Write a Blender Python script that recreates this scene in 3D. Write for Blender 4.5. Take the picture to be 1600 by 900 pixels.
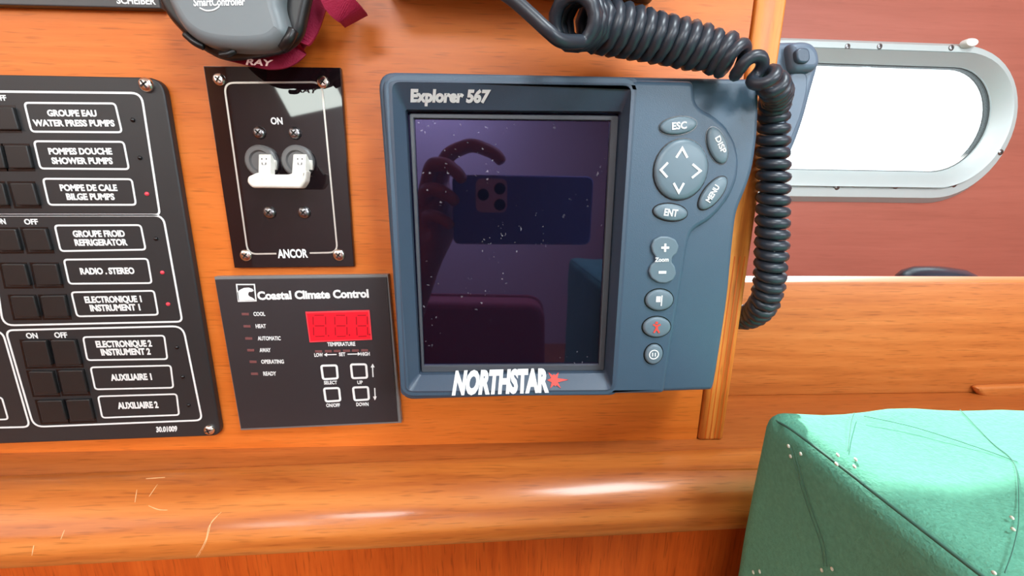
import bpy, bmesh, math, random
from mathutils import Vector, Matrix
random.seed(7)
for o in list(bpy.data.objects):
    bpy.data.objects.remove(o)
S = bpy.context.scene
COL = S.collection

# ------------------------------------------------------------------ camera
F = 615.0                      # focal length in pixels of the 1600 px wide picture
DC = 0.23                      # distance of the lens from the navigation panel
nv = Vector((768 - 800, 310 - 450, F)).normalized()      # panel normal, camera axes (x right, y down, z ahead)
dv = Vector((766.7 - 800, 3147 - 450, F))
dv = (dv - nv * dv.dot(nv)).normalized()
Yc, Zc = nv, -dv
Xc = Yc.cross(Zc)
def w_dir(v):                  # camera axes -> world
    return Vector((v.dot(Xc), v.dot(Yc), v.dot(Zc)))
CAM = Vector((0, -DC, 0))
cd = bpy.data.cameras.new('camera')
cd.sensor_width = 36
cd.lens = F * 36 / 1600
cd.clip_start = 0.003
cam = bpy.data.objects.new('camera', cd)
COL.objects.link(cam)
r, u, b = w_dir(Vector((1, 0, 0))), w_dir(Vector((0, -1, 0))), w_dir(Vector((0, 0, -1)))
m = Matrix.Identity(4)
for i in range(3):
    m[i][0], m[i][1], m[i][2], m[i][3] = r[i], u[i], b[i], CAM[i]
cam.matrix_world = m
S.camera = cam

# ------------------------------------------------------------------ light
W = bpy.data.worlds.new('sky')
S.world = W
W.use_nodes = True
W.node_tree.nodes['Background'].inputs[0].default_value = (0.86, 0.95, 1.0, 1)
W.node_tree.nodes['Background'].inputs[1].default_value = 2.2

def area(name, loc, target, sx, sy, power, col=(1, 1, 1)):
    l = bpy.data.lights.new(name, 'AREA')
    l.shape = 'RECTANGLE'; l.size = sx; l.size_y = sy; l.energy = power; l.color = col
    o = bpy.data.objects.new(name, l)
    COL.objects.link(o)
    o.location = loc
    o.rotation_euler = (Vector(target) - Vector(loc)).to_track_quat('-Z', 'Y').to_euler()
    return o
area('hatch_daylight', (0.34, -0.50, 0.84), (0.12, -0.20, 0.0), 0.34, 0.40, 13.0, (0.84, 0.95, 1.0))
sw = area('plate_reflection_lamp', (-1.08, -2.27, 0.66), (-1.0, 0, 0.3), 0.32, 0.46, 6.0, (0.90, 1.0, 0.93))  # unseen lamp added to make the pale reflection in the switch plate
sw.rotation_euler = (sw.rotation_euler.to_matrix() @ Matrix.Rotation(0.38, 3, 'Z')).to_euler()  # turned to slant that reflection's edge
area('left_fill', (-1.46, -0.55, 0.60), (0, -0.1, 0), 1.7, 0.7, 9.0, (1.0, 0.99, 0.96))  # added fill lamp at upper left for the cast shadows, no real port
area('rear_fill', (-0.36, -1.80, 0.85), (-0.36, -1.9, -0.9), 0.6, 0.6, 30.0, (0.95, 0.98, 1.0))  # added lamp: brightens the rear bulkhead and puts a sheen on the panel
area('plotter_sheen_fill', (1.22, -1.55, 0.48), (0.1, 0, 0), 0.8, 0.40, 26.0, (0.80, 0.92, 1.0))  # unseen lamp added for a cool sheen on the chartplotter's upper right
area('right_fill', (1.22, -0.75, 0.30), (0.1, 0, -0.1), 0.5, 0.30, 6.0, (0.82, 0.93, 1.0))  # added cool fill from the right for chartplotter and hull lining, no real port
sl = bpy.data.lights.new('sun', 'SUN')
sl.energy = 11.0; sl.angle = 0.012; sl.color = (1, 0.97, 0.92)
so = bpy.data.objects.new('sun', sl)
COL.objects.link(so)
so.location = (1.2, 2.0, 1.6)
so.rotation_euler = Vector((-0.51, -1.0, -0.67)).to_track_quat('-Z', 'Y').to_euler()

S.view_settings.view_transform = 'Standard'
S.view_settings.look = 'None'
S.view_settings.gamma = 1
S.view_settings.use_curve_mapping = False
S.view_settings.exposure = 0.06

# ------------------------------------------------------------------ pixel -> point on a plane of the place
def ray(px, py):
    return w_dir(Vector((px - 800, py - 450, F)))
def P(px, py, y=0.0):          # on the plane Y = y (parallel to the panel)
    d = ray(px, py)
    return CAM + d * ((y + DC) / d.y)
def PZ(px, py, z):
    d = ray(px, py)
    return CAM + d * (z / d.z)
def PX(px, py, x):
    d = ray(px, py)
    return CAM + d * (x / d.x)
def pp(pts, y=0.0):
    return [(P(a, c, y).x, P(a, c, y).z) for a, c in pts]

# ------------------------------------------------------------------ materials
def nodes(name):
    mt = bpy.data.materials.new(name)
    mt.use_nodes = True
    t = mt.node_tree
    return mt, t, t.nodes['Principled BSDF']
def mat(name, col, rough=0.5, metal=0.0, spec=0.5, bump=0.0, bscale=800, coat=0.0, var=0.0, vscale=60, emit=None, tint=None):
    mt, t, p = nodes(name)
    p.inputs['Base Color'].default_value = (*col, 1)
    p.inputs['Roughness'].default_value = rough
    p.inputs['Metallic'].default_value = metal
    p.inputs['Specular IOR Level'].default_value = spec
    p.inputs['Coat Weight'].default_value = coat
    p.inputs['Coat Roughness'].default_value = 0.08
    if tint: p.inputs['Specular Tint'].default_value = (*tint, 1)
    if emit:
        p.inputs['Emission Color'].default_value = (*emit[0], 1)
        p.inputs['Emission Strength'].default_value = emit[1]
    tc = t.nodes.new('ShaderNodeTexCoord')
    if var > 0:
        n = t.nodes.new('ShaderNodeTexNoise'); n.inputs['Scale'].default_value = vscale; n.inputs['Detail'].default_value = 5
        t.links.new(tc.outputs['Object'], n.inputs['Vector'])
        cr = t.nodes.new('ShaderNodeValToRGB')
        cr.color_ramp.elements[0].position = 0.3; cr.color_ramp.elements[1].position = 0.7
        cr.color_ramp.elements[0].color = (*[c * (1 - var) for c in col], 1)
        cr.color_ramp.elements[1].color = (*[min(1, c * (1 + var)) for c in col], 1)
        t.links.new(n.outputs['Fac'], cr.inputs[0]); t.links.new(cr.outputs[0], p.inputs['Base Color'])
    if bump > 0:
        n = t.nodes.new('ShaderNodeTexNoise'); n.inputs['Scale'].default_value = bscale; n.inputs['Detail'].default_value = 2
        t.links.new(tc.outputs['Object'], n.inputs['Vector'])
        bp = t.nodes.new('ShaderNodeBump'); bp.inputs['Strength'].default_value = bump; bp.inputs['Distance'].default_value = 0.0004
        t.links.new(n.outputs['Fac'], bp.inputs['Height']); t.links.new(bp.outputs[0], p.inputs['Normal'])
    return mt
def wood(name, dark, mid, light, along='X', rough=0.42, coat=0.10, grain=1.0, bands=0.0, seed=0.0, pores=0.6, coat_rough=0.16):
    mt, t, p = nodes(name)
    N, L = t.nodes.new, t.links.new
    tc = N('ShaderNodeTexCoord')
    def mapped(a, c):
        mp = N('ShaderNodeMapping')
        v = {'X': (a, c, c), 'Z': (c, c, a), 'Y': (c, a, c)}[along]
        mp.inputs['Scale'].default_value = v
        mp.inputs['Location'].default_value = (seed, seed * 1.7, seed * 0.6)
        L(tc.outputs['Object'], mp.inputs[0])
        return mp
    def noise(mp, detail, rg=0.55, dist=0.0):
        n = N('ShaderNodeTexNoise'); n.inputs['Scale'].default_value = 1; n.inputs['Detail'].default_value = detail
        n.inputs['Roughness'].default_value = rg; n.inputs['Distortion'].default_value = dist
        L(mp.outputs[0], n.inputs['Vector']); return n
    def mth(op, a, b_):
        q = N('ShaderNodeMath'); q.operation = op
        for i, v in enumerate((a, b_)):
            if isinstance(v, (int, float)): q.inputs[i].default_value = v
            else: L(v, q.inputs[i])
        return q.outputs[0]
    n1 = noise(mapped(5 * grain, 70 * grain), 4, 0.6, 0.6)
    n2 = noise(mapped(22 * grain, 420 * grain), 3, 0.6)
    n3 = noise(mapped(60 * grain, 900 * grain), 1)
    f = mth('ADD', mth('MULTIPLY', n1.outputs['Fac'], 0.62), mth('MULTIPLY', n2.outputs['Fac'], 0.38))
    if bands > 0:
        wv = N('ShaderNodeTexWave'); wv.wave_type = 'BANDS'; wv.bands_direction = 'Z' if along == 'X' else 'X'
        wv.inputs['Scale'].default_value = 26; wv.inputs['Distortion'].default_value = 5; wv.inputs['Detail'].default_value = 2
        wv.inputs['Detail Scale'].default_value = 0.6
        L(mapped(0.22, 1.0).outputs[0], wv.inputs['Vector'])
        f = mth('ADD', mth('MULTIPLY', f, 1 - bands), mth('MULTIPLY', wv.outputs['Fac'], bands))
    cr = N('ShaderNodeValToRGB')
    e = cr.color_ramp.elements
    e[0].position = 0.30; e[0].color = (*dark, 1)
    e[1].position = 0.68; e[1].color = (*light, 1)
    k = e.new(0.48); k.color = (*mid, 1)
    L(f, cr.inputs[0])
    pr = N('ShaderNodeValToRGB')
    pr.color_ramp.elements[0].position = 0.27; pr.color_ramp.elements[0].color = (0.55, 0.5, 0.45, 1)
    pr.color_ramp.elements[1].position = 0.42; pr.color_ramp.elements[1].color = (1, 1, 1, 1)
    L(n3.outputs['Fac'], pr.inputs[0])
    mx = N('ShaderNodeMix'); mx.data_type = 'RGBA'; mx.blend_type = 'MULTIPLY'; mx.inputs[0].default_value = pores
    L(cr.outputs[0], mx.inputs[6]); L(pr.outputs[0], mx.inputs[7])
    L(mx.outputs[2], p.inputs['Base Color'])
    p.inputs['Roughness'].default_value = rough
    p.inputs['Specular IOR Level'].default_value = 0.3
    p.inputs['Coat Weight'].default_value = coat
    p.inputs['Coat Roughness'].default_value = coat_rough
    bp = N('ShaderNodeBump'); bp.inputs['Strength'].default_value = 0.12; bp.inputs['Distance'].default_value = 0.0005
    L(n2.outputs['Fac'], bp.inputs['Height']); L(bp.outputs[0], p.inputs['Normal'])
    return mt

M = {}
M['panel_wood'] = wood('varnished_teak_panel', (0.58, 0.130, 0.014), (0.68, 0.168, 0.021), (0.76, 0.21, 0.034), 'X', coat=0.25, coat_rough=0.3)
M['rail_wood'] = wood('varnished_teak_rail', (0.42, 0.105, 0.018), (0.57, 0.168, 0.030), (0.66, 0.225, 0.050), 'X', bands=0.26, seed=3.1, coat=0.5, rough=0.38)
M['ledge_wood_shaded'] = wood('varnished_teak_ledge_shaded', (0.38, 0.095, 0.018), (0.44, 0.115, 0.022), (0.52, 0.15, 0.032), 'X', seed=5.3)  # darker teak, with the ledge's contact shade put into the colour
M['post_wood'] = wood('varnished_teak_post', (0.42, 0.10, 0.014), (0.66, 0.20, 0.032), (0.78, 0.28, 0.055), 'Z', bands=0.3, seed=1.3)
M['plank_wood'] = wood('varnished_teak_plank', (0.43, 0.115, 0.024), (0.54, 0.155, 0.034), (0.62, 0.20, 0.05), 'X', bands=0.1, seed=8.2)
M['hull_wood'] = wood('red_mahogany_lining', (0.34, 0.096, 0.064), (0.39, 0.112, 0.076), (0.43, 0.128, 0.090), 'X', seed=11.0, grain=0.45, pores=0.15)
M['drawer_wood'] = wood('dark_mahogany_front', (0.46, 0.072, 0.008), (0.62, 0.105, 0.012), (0.72, 0.14, 0.018), 'Z', seed=13.7)
M['cabin_wood'] = wood('cabin_joinery_wood', (0.25, 0.08, 0.025), (0.35, 0.12, 0.04), (0.42, 0.16, 0.055), 'Z', seed=17.0, grain=0.4)
M['bulkhead'] = mat('pale_bulkhead_laminate', (0.62, 0.64, 0.66), 0.6)
M['headliner'] = mat('white_headliner', (0.80, 0.80, 0.76), 0.7)
M['breaker_black'] = mat('black_panel_enamel', (0.021, 0.0235, 0.026), 0.42, bump=0.05, bscale=2500)
M['button_black'] = mat('black_button_plastic', (0.014, 0.0145, 0.015), 0.42)
M['gloss_black'] = mat('glossy_black_panel', (0.012, 0.007, 0.009), 0.03, spec=0.6)
M['climate_black'] = mat('satin_black_membrane', (0.030, 0.028, 0.032), 0.42, bump=0.05, bscale=3000)
M['climate_edge'] = mat('dark_grey_edge', (0.20, 0.20, 0.20), 0.4)
M['white_print'] = mat('white_print', (0.86, 0.90, 0.90), 0.5)
M['silver_print'] = mat('silver_print', (0.62, 0.60, 0.55), 0.35, metal=0.4)
M['steel'] = mat('stainless_steel', (0.80, 0.76, 0.70), 0.22, metal=1.0)
M['dark_steel'] = mat('dark_steel', (0.30, 0.30, 0.31), 0.3, metal=1.0)
M['slot'] = mat('dark_recess', (0.02, 0.018, 0.016), 0.6)
M['led_off'] = mat('dark_indicator_lens', (0.006, 0.006, 0.007), 0.25)
M['led_red'] = mat('red_indicator_lens', (0.75, 0.06, 0.09), 0.25, emit=((1, 0.08, 0.12), 0.12))
M['led_dim'] = mat('dull_red_indicator_lens', (0.20, 0.075, 0.075), 0.4)
M['display_red'] = mat('red_display_filter', (0.85, 0.012, 0.028), 0.30, emit=((1.0, 0.012, 0.03), 0.12))
M['display_edge'] = mat('red_display_edge', (0.85, 0.06, 0.08), 0.35)
M['segment'] = mat('unlit_segment', (0.40, 0.004, 0.012), 0.4)
M['gps_plastic'] = mat('blue_grey_plastic', (0.056, 0.103, 0.155), 0.38, bump=0.22, bscale=2600)
M['gps_dark'] = mat('charcoal_plastic', (0.052, 0.082, 0.124), 0.38, bump=0.2, bscale=2600)
M['gps_key'] = mat('grey_rubber_key', (0.135, 0.20, 0.245), 0.38)
M['frame_grey'] = mat('grey_screen_trim', (0.075, 0.085, 0.10), 0.3)
M['white_plastic'] = mat('aged_white_plastic', (0.82, 0.80, 0.72), 0.35, var=0.08, vscale=300)
M['bush_grey'] = mat('grey_bushing_plastic', (0.13, 0.13, 0.13), 0.35)
M['cord'] = mat('black_cord_rubber', (0.027, 0.036, 0.050), 0.34)
M['handset'] = mat('dark_blue_grey_plastic', (0.11, 0.155, 0.22), 0.40, bump=0.08, bscale=2500)
M['remote_grey'] = mat('grey_remote_shell', (0.17, 0.20, 0.215), 0.40)
M['rubber'] = mat('black_rubber', (0.010, 0.010, 0.011), 0.35)
M['burgundy'] = mat('burgundy_webbing', (0.36, 0.006, 0.050), 0.65, bump=0.6, bscale=1400)
M['pink_print'] = mat('pale_pink_print', (0.85, 0.55, 0.50), 0.6)
M['red_print'] = mat('red_print', (0.80, 0.07, 0.05), 0.5)
M['radio_black'] = mat('black_radio_case', (0.012, 0.012, 0.016), 0.35)
M['instrument_grey'] = mat('dark_grey_instrument_panel', (0.055, 0.058, 0.060), 0.3)
M['aluminium'] = mat('satin_aluminium', (0.50, 0.56, 0.56), 0.5, metal=0.3, bump=0.05)
M['gasket'] = mat('dark_gasket', (0.05, 0.06, 0.06), 0.5)
M['cushion'] = mat('mint_green_chenille', (0.135, 0.44, 0.31), 0.9, spec=0.15, bump=0.9, bscale=900, var=0.10, vscale=500)
M['floss'] = mat('cream_floss', (0.72, 0.78, 0.66), 0.7)
M['thread'] = mat('dark_green_thread', (0.06, 0.20, 0.15), 0.8)
M['case_black'] = mat('blue_black_gloss', (0.03, 0.04, 0.06), 0.2)
M['scratch'] = mat('bare_scratched_wood', (0.85, 0.50, 0.24), 0.6)
M['red_wood'] = wood('reddish_brown_wood', (0.30, 0.065, 0.025), (0.38, 0.09, 0.034), (0.45, 0.12, 0.045), 'X', seed=21.0)

def screen_glass():
    mt, t, p = nodes('purple_coated_screen')
    tc = t.nodes.new('ShaderNodeTexCoord')
    def nz(sc, det):
        n = t.nodes.new('ShaderNodeTexNoise'); n.inputs['Scale'].default_value = sc; n.inputs['Detail'].default_value = det
        t.links.new(tc.outputs['Object'], n.inputs['Vector']); return n.outputs['Fac']
    def ramp(f, a, c, v):
        q = t.nodes.new('ShaderNodeValToRGB'); q.color_ramp.elements[0].position = a; q.color_ramp.elements[1].position = c
        q.color_ramp.elements[0].color = (0, 0, 0, 1); q.color_ramp.elements[1].color = (v, v, v, 1)
        t.links.new(f, q.inputs[0]); return q.outputs[0]
    dust = t.nodes.new('ShaderNodeMath'); dust.operation = 'MULTIPLY'
    t.links.new(ramp(nz(420, 1), 0.71, 0.77, 0.8), dust.inputs[0]); t.links.new(ramp(nz(22, 1), 0.50, 0.60, 0.8), dust.inputs[1])
    mx = t.nodes.new('ShaderNodeMix'); mx.data_type = 'RGBA'
    mx.inputs[6].default_value = (0.0035, 0.004, 0.010, 1); mx.inputs[7].default_value = (0.30, 0.30, 0.34, 1)
    t.links.new(dust.outputs[0], mx.inputs[0]); t.links.new(mx.outputs[2], p.inputs['Base Color'])
    p.inputs['IOR'].default_value = 2.0
    p.inputs['Roughness'].default_value = 0.03
    p.inputs['Specular Tint'].default_value = (0.52, 0.42, 0.95, 1)
    return mt
M['screen'] = screen_glass()
def thin_glass():
    mt, t, p = nodes('porthole_glass')
    out = t.nodes['Material Output']
    tr = t.nodes.new('ShaderNodeBsdfTransparent'); tr.inputs[0].default_value = (0.96, 0.98, 0.98, 1)
    gl = t.nodes.new('ShaderNodeBsdfGlossy'); gl.inputs['Roughness'].default_value = 0.02
    mx = t.nodes.new('ShaderNodeMixShader'); mx.inputs[0].default_value = 0.06
    t.links.new(tr.outputs[0], mx.inputs[1]); t.links.new(gl.outputs[0], mx.inputs[2]); t.links.new(mx.outputs[0], out.inputs[0])
    return mt
M['glass'] = thin_glass()

# ------------------------------------------------------------------ mesh helpers
def link(name, me, material, parent=None, smooth=False, angle=None):
    """one object; a part takes its thing's origin"""
    if parent is not None:
        root = parent
        while root.parent is not None: root = root.parent
        me.transform(Matrix.Translation(-root.location))
    o = bpy.data.objects.new(name, me)
    COL.objects.link(o)
    me.materials.clear(); me.materials.append(material)
    if smooth:
        me.shade_smooth()
        if angle: me.set_sharp_from_angle(angle=math.radians(angle))
    if parent is not None: o.parent = parent
    return o
def thing(name, loc, label, cat, group=None):
    o = bpy.data.objects.new(name, None)
    o.empty_display_size = 0.01
    COL.objects.link(o)
    o.location = loc
    return tag(o, label, cat, group)
def tag(o, label, cat, group=None):
    o['label'] = label; o['category'] = cat
    if group: o['group'] = group
    return o
def struct(o):
    o['kind'] = 'structure'
    return o
class MB:
    def __init__(s): s.v = []; s.f = []
    def add(s, vs, fs):
        n = len(s.v)
        s.v += [tuple(v) for v in vs]; s.f += [tuple(i + n for i in f) for f in fs]
        return s
    def mesh(s):
        me = bpy.data.meshes.new('m'); me.from_pydata(s.v, [], s.f); me.validate(); 
        bm = bmesh.new(); bm.from_mesh(me)
        bmesh.ops.recalc_face_normals(bm, faces=bm.faces[:])
        bm.to_mesh(me); bm.free()
        return me
    def addmesh(s, me):
        return s.add([v.co[:] for v in me.vertices], [tuple(p.vertices) for p in me.polygons])
    def box(s, a, c):
        x0, y0, z0 = a; x1, y1, z1 = c
        return s.add([(x0,y0,z0),(x1,y0,z0),(x1,y1,z0),(x0,y1,z0),(x0,y0,z1),(x1,y0,z1),(x1,y1,z1),(x0,y1,z1)],
                     [(0,3,2,1),(4,5,6,7),(0,1,5,4),(1,2,6,5),(2,3,7,6),(3,0,4,7)])
    def build(s, name, material, parent=None, smooth=False, angle=None):
        return link(name, s.mesh(), material, parent, smooth, angle)
def box_mesh(a, c, bev=0.0, seg=2):
    me = MB().box(a, c).mesh()
    if bev:
        bm = bmesh.new(); bm.from_mesh(me)
        bmesh.ops.bevel(bm, geom=bm.edges[:], offset=bev, segments=seg, affect='EDGES', profile=0.5)
        bm.to_mesh(me); bm.free()
    return me
def rp(pts, rad, n=6):
    """round the corners of a 2D polygon"""
    out = []
    k = len(pts)
    rs = rad if isinstance(rad, (list, tuple)) else [rad] * k
    for i in range(k):
        p0, p1, p2 = Vector(pts[i - 1]), Vector(pts[i]), Vector(pts[(i + 1) % k])
        if rs[i] <= 0: out.append(tuple(p1)); continue
        a, c = (p0 - p1), (p2 - p1)
        d = min(rs[i], a.length * 0.48, c.length * 0.48)
        s, e = p1 + a.normalized() * d, p1 + c.normalized() * d
        for j in range(n + 1):
            t = j / n
            out.append(tuple((1 - t) ** 2 * s + 2 * t * (1 - t) * p1 + t * t * e))
    return out
def plate_mesh(polys, yf, yb, bev=0.0, res=2):
    """flat slab of 2D (x, z) outlines (further outlines are holes) from its front yf back to yb"""
    cu = bpy.data.curves.new('c', 'CURVE'); cu.dimensions = '2D'; cu.fill_mode = 'BOTH'
    t = yb - yf
    cu.extrude = t / 2 - bev
    cu.bevel_depth = bev; cu.bevel_resolution = res; cu.offset = -bev
    for pl in polys:
        sp = cu.splines.new('POLY'); sp.points.add(len(pl) - 1); sp.use_cyclic_u = True
        for q, (x, z) in zip(sp.points, pl): q.co = (x, z, 0, 1)
    o = bpy.data.objects.new('tmp', cu)
    COL.objects.link(o)
    dg = bpy.context.evaluated_depsgraph_get(); dg.update()
    me = bpy.data.meshes.new_from_object(o.evaluated_get(dg))
    bpy.data.objects.remove(o); bpy.data.curves.remove(cu)
    ym = (yf + yb) / 2
    for v in me.vertices: v.co = (v.co.x, ym - v.co.z, v.co.y)
    return me
def plate(name, polys, yf, yb, material, parent=None, bev=0.0, res=2, smooth=True):
    return link(name, plate_mesh(polys, yf, yb, bev, res), material, parent, smooth, 35)
def stroke_mb(mb, pts, width, y, closed=False, th=0.00012):
    """a thin printed line on the plane y"""
    k = len(pts); V = [Vector(p) for p in pts]
    L, R = [], []
    for i in range(k):
        a = V[i - 1] if (closed or i > 0) else V[i]
        c = V[(i + 1) % k] if (closed or i < k - 1) else V[i]
        d1 = (V[i] - a); d2 = (c - V[i])
        d1 = d1.normalized() if d1.length > 1e-9 else d2.normalized()
        d2 = d2.normalized() if d2.length > 1e-9 else d1
        d = (d1 + d2).normalized()
        n = Vector((-d.y, d.x)) * (width / 2) / max(0.5, d.dot(d1))
        L.append(V[i] + n); R.append(V[i] - n)
    vs = [(p.x, y - th, p.y) for p in L] + [(p.x, y - th, p.y) for p in R] + [(p.x, y, p.y) for p in L] + [(p.x, y, p.y) for p in R]
    fs = []
    for i in range(k if closed else k - 1):
        j = (i + 1) % k
        fs += [(i, j, k + j, k + i), (i, 2*k + i, 2*k + j, j), (k + i, k + j, 3*k + j, 3*k + i)]
    mb.add(vs, fs)
    return mb
def lathe_mb(mb, c, prof, n=20, axis='Y', sx=1.0, sz=1.0, ang=0.0):
    """profile (radius, forward) turned about an axis that points at the viewer (-Y)"""
    ca, sa = math.cos(ang), math.sin(ang)
    vs = []
    for r_, h in prof:
        for i in range(n):
            a = 2 * math.pi * i / n
            x, z = r_ * math.cos(a) * sx, r_ * math.sin(a) * sz
            x, z = x * ca - z * sa, x * sa + z * ca
            vs.append((c[0] + x, c[1] - h, c[2] + z))
    fs = []
    for j in range(len(prof) - 1):
        for i in range(n):
            k = (i + 1) % n
            fs.append((j*n + i, j*n + k, (j+1)*n + k, (j+1)*n + i))
    fs.append(tuple(range(n)))
    fs.append(tuple((len(prof) - 1) * n + i for i in range(n)))
    return mb.add(vs, fs)
def tube_mb(mb, pts, rad, n=8):
    V = [Vector(p) for p in pts]
    k = len(V)
    rs = rad if isinstance(rad, list) else [rad] * k
    t = (V[1] - V[0]).normalized()
    nrm = t.orthogonal().normalized()
    vs = []
    for i in range(k):
        t2 = (V[min(i + 1, k - 1)] - V[max(i - 1, 0)]).normalized()
        q = t.rotation_difference(t2); nrm = (q @ nrm); nrm = (nrm - t2 * nrm.dot(t2)).normalized(); t = t2
        bn = t.cross(nrm)
        for j in range(n):
            a = 2 * math.pi * j / n
            vs.append(V[i] + (nrm * math.cos(a) + bn * math.sin(a)) * rs[i])
    fs = []
    for i in range(k - 1):
        for j in range(n):
            l = (j + 1) % n
            fs.append((i*n + j, i*n + l, (i+1)*n + l, (i+1)*n + j))
    fs.append(tuple(range(n))); fs.append(tuple((k - 1) * n + j for j in range(n)))
    return mb.add(vs, fs)
def spline(pts, m_=12):
    """Catmull-Rom through points (any dimension of tuple)"""
    out = []
    k = len(pts)
    for i in range(k - 1):
        p0, p1, p2, p3 = pts[max(i-1, 0)], pts[i], pts[i+1], pts[min(i+2, k-1)]
        for j in range(m_):
            t = j / m_
            out.append(tuple(0.5 * (2*b_ + (c - a) * t + (2*a - 5*b_ + 4*c - d) * t*t + (3*b_ - a - 3*c + d) * t**3) for a, b_, c, d in zip(p0, p1, p2, p3)))
    out.append(tuple(pts[-1]))
    return out

_cap = {}
def text_mesh(body, bold=0.0, shear=0.0, space=1.0):
    cu = bpy.data.curves.new('t', 'FONT')
    cu.body = body; cu.size = 1; cu.offset = bold; cu.shear = shear; cu.space_character = space
    cu.resolution_u = 3; cu.extrude = 0.01
    o = bpy.data.objects.new('tmp', cu)
    COL.objects.link(o)
    dg = bpy.context.evaluated_depsgraph_get(); dg.update()
    me = bpy.data.meshes.new_from_object(o.evaluated_get(dg))
    bpy.data.objects.remove(o); bpy.data.curves.remove(cu)
    return me
def write(mb, body, a, c, cap, y, bold=0.025, shear=0.0, space=1.0, th=0.00012, yf=None):
    """lettering whose baseline runs from pixel a to pixel c, with capitals cap pixels tall, on the plane y"""
    if bold not in _cap:
        h = text_mesh('H', bold); _cap[bold] = max(v.co.y for v in h.vertices)
    me = text_mesh(body, bold, shear, space)
    A, B = P(*a, y), P(*c, y)
    d = B - A; up = Vector((-d.z, 0, d.x)).normalized()
    xs = [v.co.x for v in me.vertices]
    x0, w = min(xs), max(xs) - min(xs)
    mx_, my_ = (a[0] + c[0]) / 2, (a[1] + c[1]) / 2
    hw = (P(mx_, my_ - cap, y) - P(mx_, my_, y)).length
    sy = hw / _cap[bold]
    vs = []
    for v in me.vertices:
        q = A + d * ((v.co.x - x0) / w) + up * (v.co.y * sy)
        vs.append((q.x, (yf(q.x, q.z) if yf else y) - (th if v.co.z > 0 else 0), q.z))
    mb.add(vs, [tuple(p.vertices) for p in me.polygons])
    return mb
def lettering(items, y, material, parent, name='lettering', **k):
    for it in items:
        o = write(MB(), *it, y, **k).build(name, material, parent)
    return o

def screw(px, py, y, rpx, parent, material, name='screw', ang=0.4, h=0.0012):
    c = P(px, py, y); rad = (P(px + rpx, py, y) - c).length
    mb = lathe_mb(MB(), c, [(rad, -0.0002), (rad, h * 0.35), (rad * 0.82, h * 0.8), (rad * 0.45, h), (0.0002, h * 1.04)], 20)
    s = mb.build(name, material, parent, True, 50)
    cr = MB()
    for k in range(2):
        a = ang + k * math.pi / 2
        dx, dz = math.cos(a) * rad * 0.55, math.sin(a) * rad * 0.55
        nx, nz = -math.sin(a) * rad * 0.11, math.cos(a) * rad * 0.11
        yy = c.y - h * 1.1; yb = c.y - h * 0.7
        q = [(c.x - dx - nx, c.z - dz - nz), (c.x + dx - nx, c.z + dz - nz), (c.x + dx + nx, c.z + dz + nz), (c.x - dx + nx, c.z - dz + nz)]
        cr.add([(x, yy, z) for x, z in q] + [(x, yb, z) for x, z in q], [(0, 1, 2, 3), (4, 5, 6, 7), (0, 1, 5, 4), (1, 2, 6, 5), (2, 3, 7, 6), (3, 0, 4, 7)])
    cr.build('cross_slot', M['slot'], s)
    return s

# ================================================================== THE SETTING
ZL = P(1100, 686, 0).z                      # top of the ledge under the panel (-0.157)
XR = P(1128, 685, 0).x                      # right-hand face of the post
XP = 0.1388                                 # right-hand end of the panel
HY = 0.25                                   # face of the hull lining
bd = MB().box((-1.5, 0.0, ZL), (XP - 0.0004, 0.016, 0.85))
struct(bd.build('wall_front', M['panel_wood']))
# the edge post
pm = box_mesh((XP + 0.0004, -0.0015, ZL), (XR, 0.014, 0.85), 0.0018, 3)
struct(link('trim_1', pm, M['post_wood'], None, True, 35))
# grooves down the post are its own mouldings
for gx in (0.0042, 0.0074, 0.0106, 0.0136):
    g = MB().box((XP + gx, -0.00165, ZL + 0.001), (XP + gx + 0.0006, -0.0014, P(1150, 400, 0).z))
    struct(g.build('trim_6', M['drawer_wood']))
# ledge under everything, reaching back to the hull
lm = box_mesh((-1.5, -0.030, ZL - 0.012), (1.25, HY, ZL), 0.0012, 2)
struct(link('trim_4', lm, M['ledge_wood_shaded'], None, True, 35))
# fiddle rail with a rounded nose, swept along the front
def rail():
    prof = [(0.004, 0.0), (0.0035, 0.0010), (0.002, 0.0018), (-0.003, 0.0020), (-0.010, 0.0008), (-0.016, -0.0020), (-0.022, -0.0062), (-0.0265, -0.0115), (-0.0295, -0.0175), (-0.0305, -0.0230), (-0.030, -0.0275), (-0.0280, -0.0295), (-0.010, -0.0295), (0.004, -0.0295)]
    A, B = Vector((-1.5, -0.0567, ZL)), Vector((0.60, -0.0045, ZL))
    mb = MB(); n = len(prof); vs = []
    K = 24
    for i in range(K + 1):
        c = A.lerp(B, i / K)
        vs += [(c.x, c.y + a, c.z + h) for a, h in prof]
    fs = [(i*n + j, i*n + (j+1) % n, (i+1)*n + (j+1) % n, (i+1)*n + j) for i in range(K) for j in range(n)]
    fs += [tuple(range(n)), tuple(K*n + j for j in range(n))]
    mb.add(vs, fs)
    return struct(mb.build('trim_3', M['rail_wood'], None, True, 50))
rail_ob = rail()
def scratches(surface, lines):
    from mathutils.bvhtree import BVHTree
    bt = BVHTree.FromPolygons([v.co[:] for v in surface.data.vertices], [tuple(p.vertices) for p in surface.data.polygons])
    for pts in lines:
        q = []
        for a, c in spline(pts, 5):
            h = bt.ray_cast(CAM, ray(a, c).normalized())
            if h[0]: q.append(h[0] + h[1] * 0.00002)
        n = len(q)
        tube_mb(MB(), q, [0.00006 + 0.0002 * math.sin(math.pi * (i_ + 0.5) / n) * random.uniform(0.6, 1) for i_ in range(n)], 6).build('scratch_mark', M['scratch'], surface)
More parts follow.
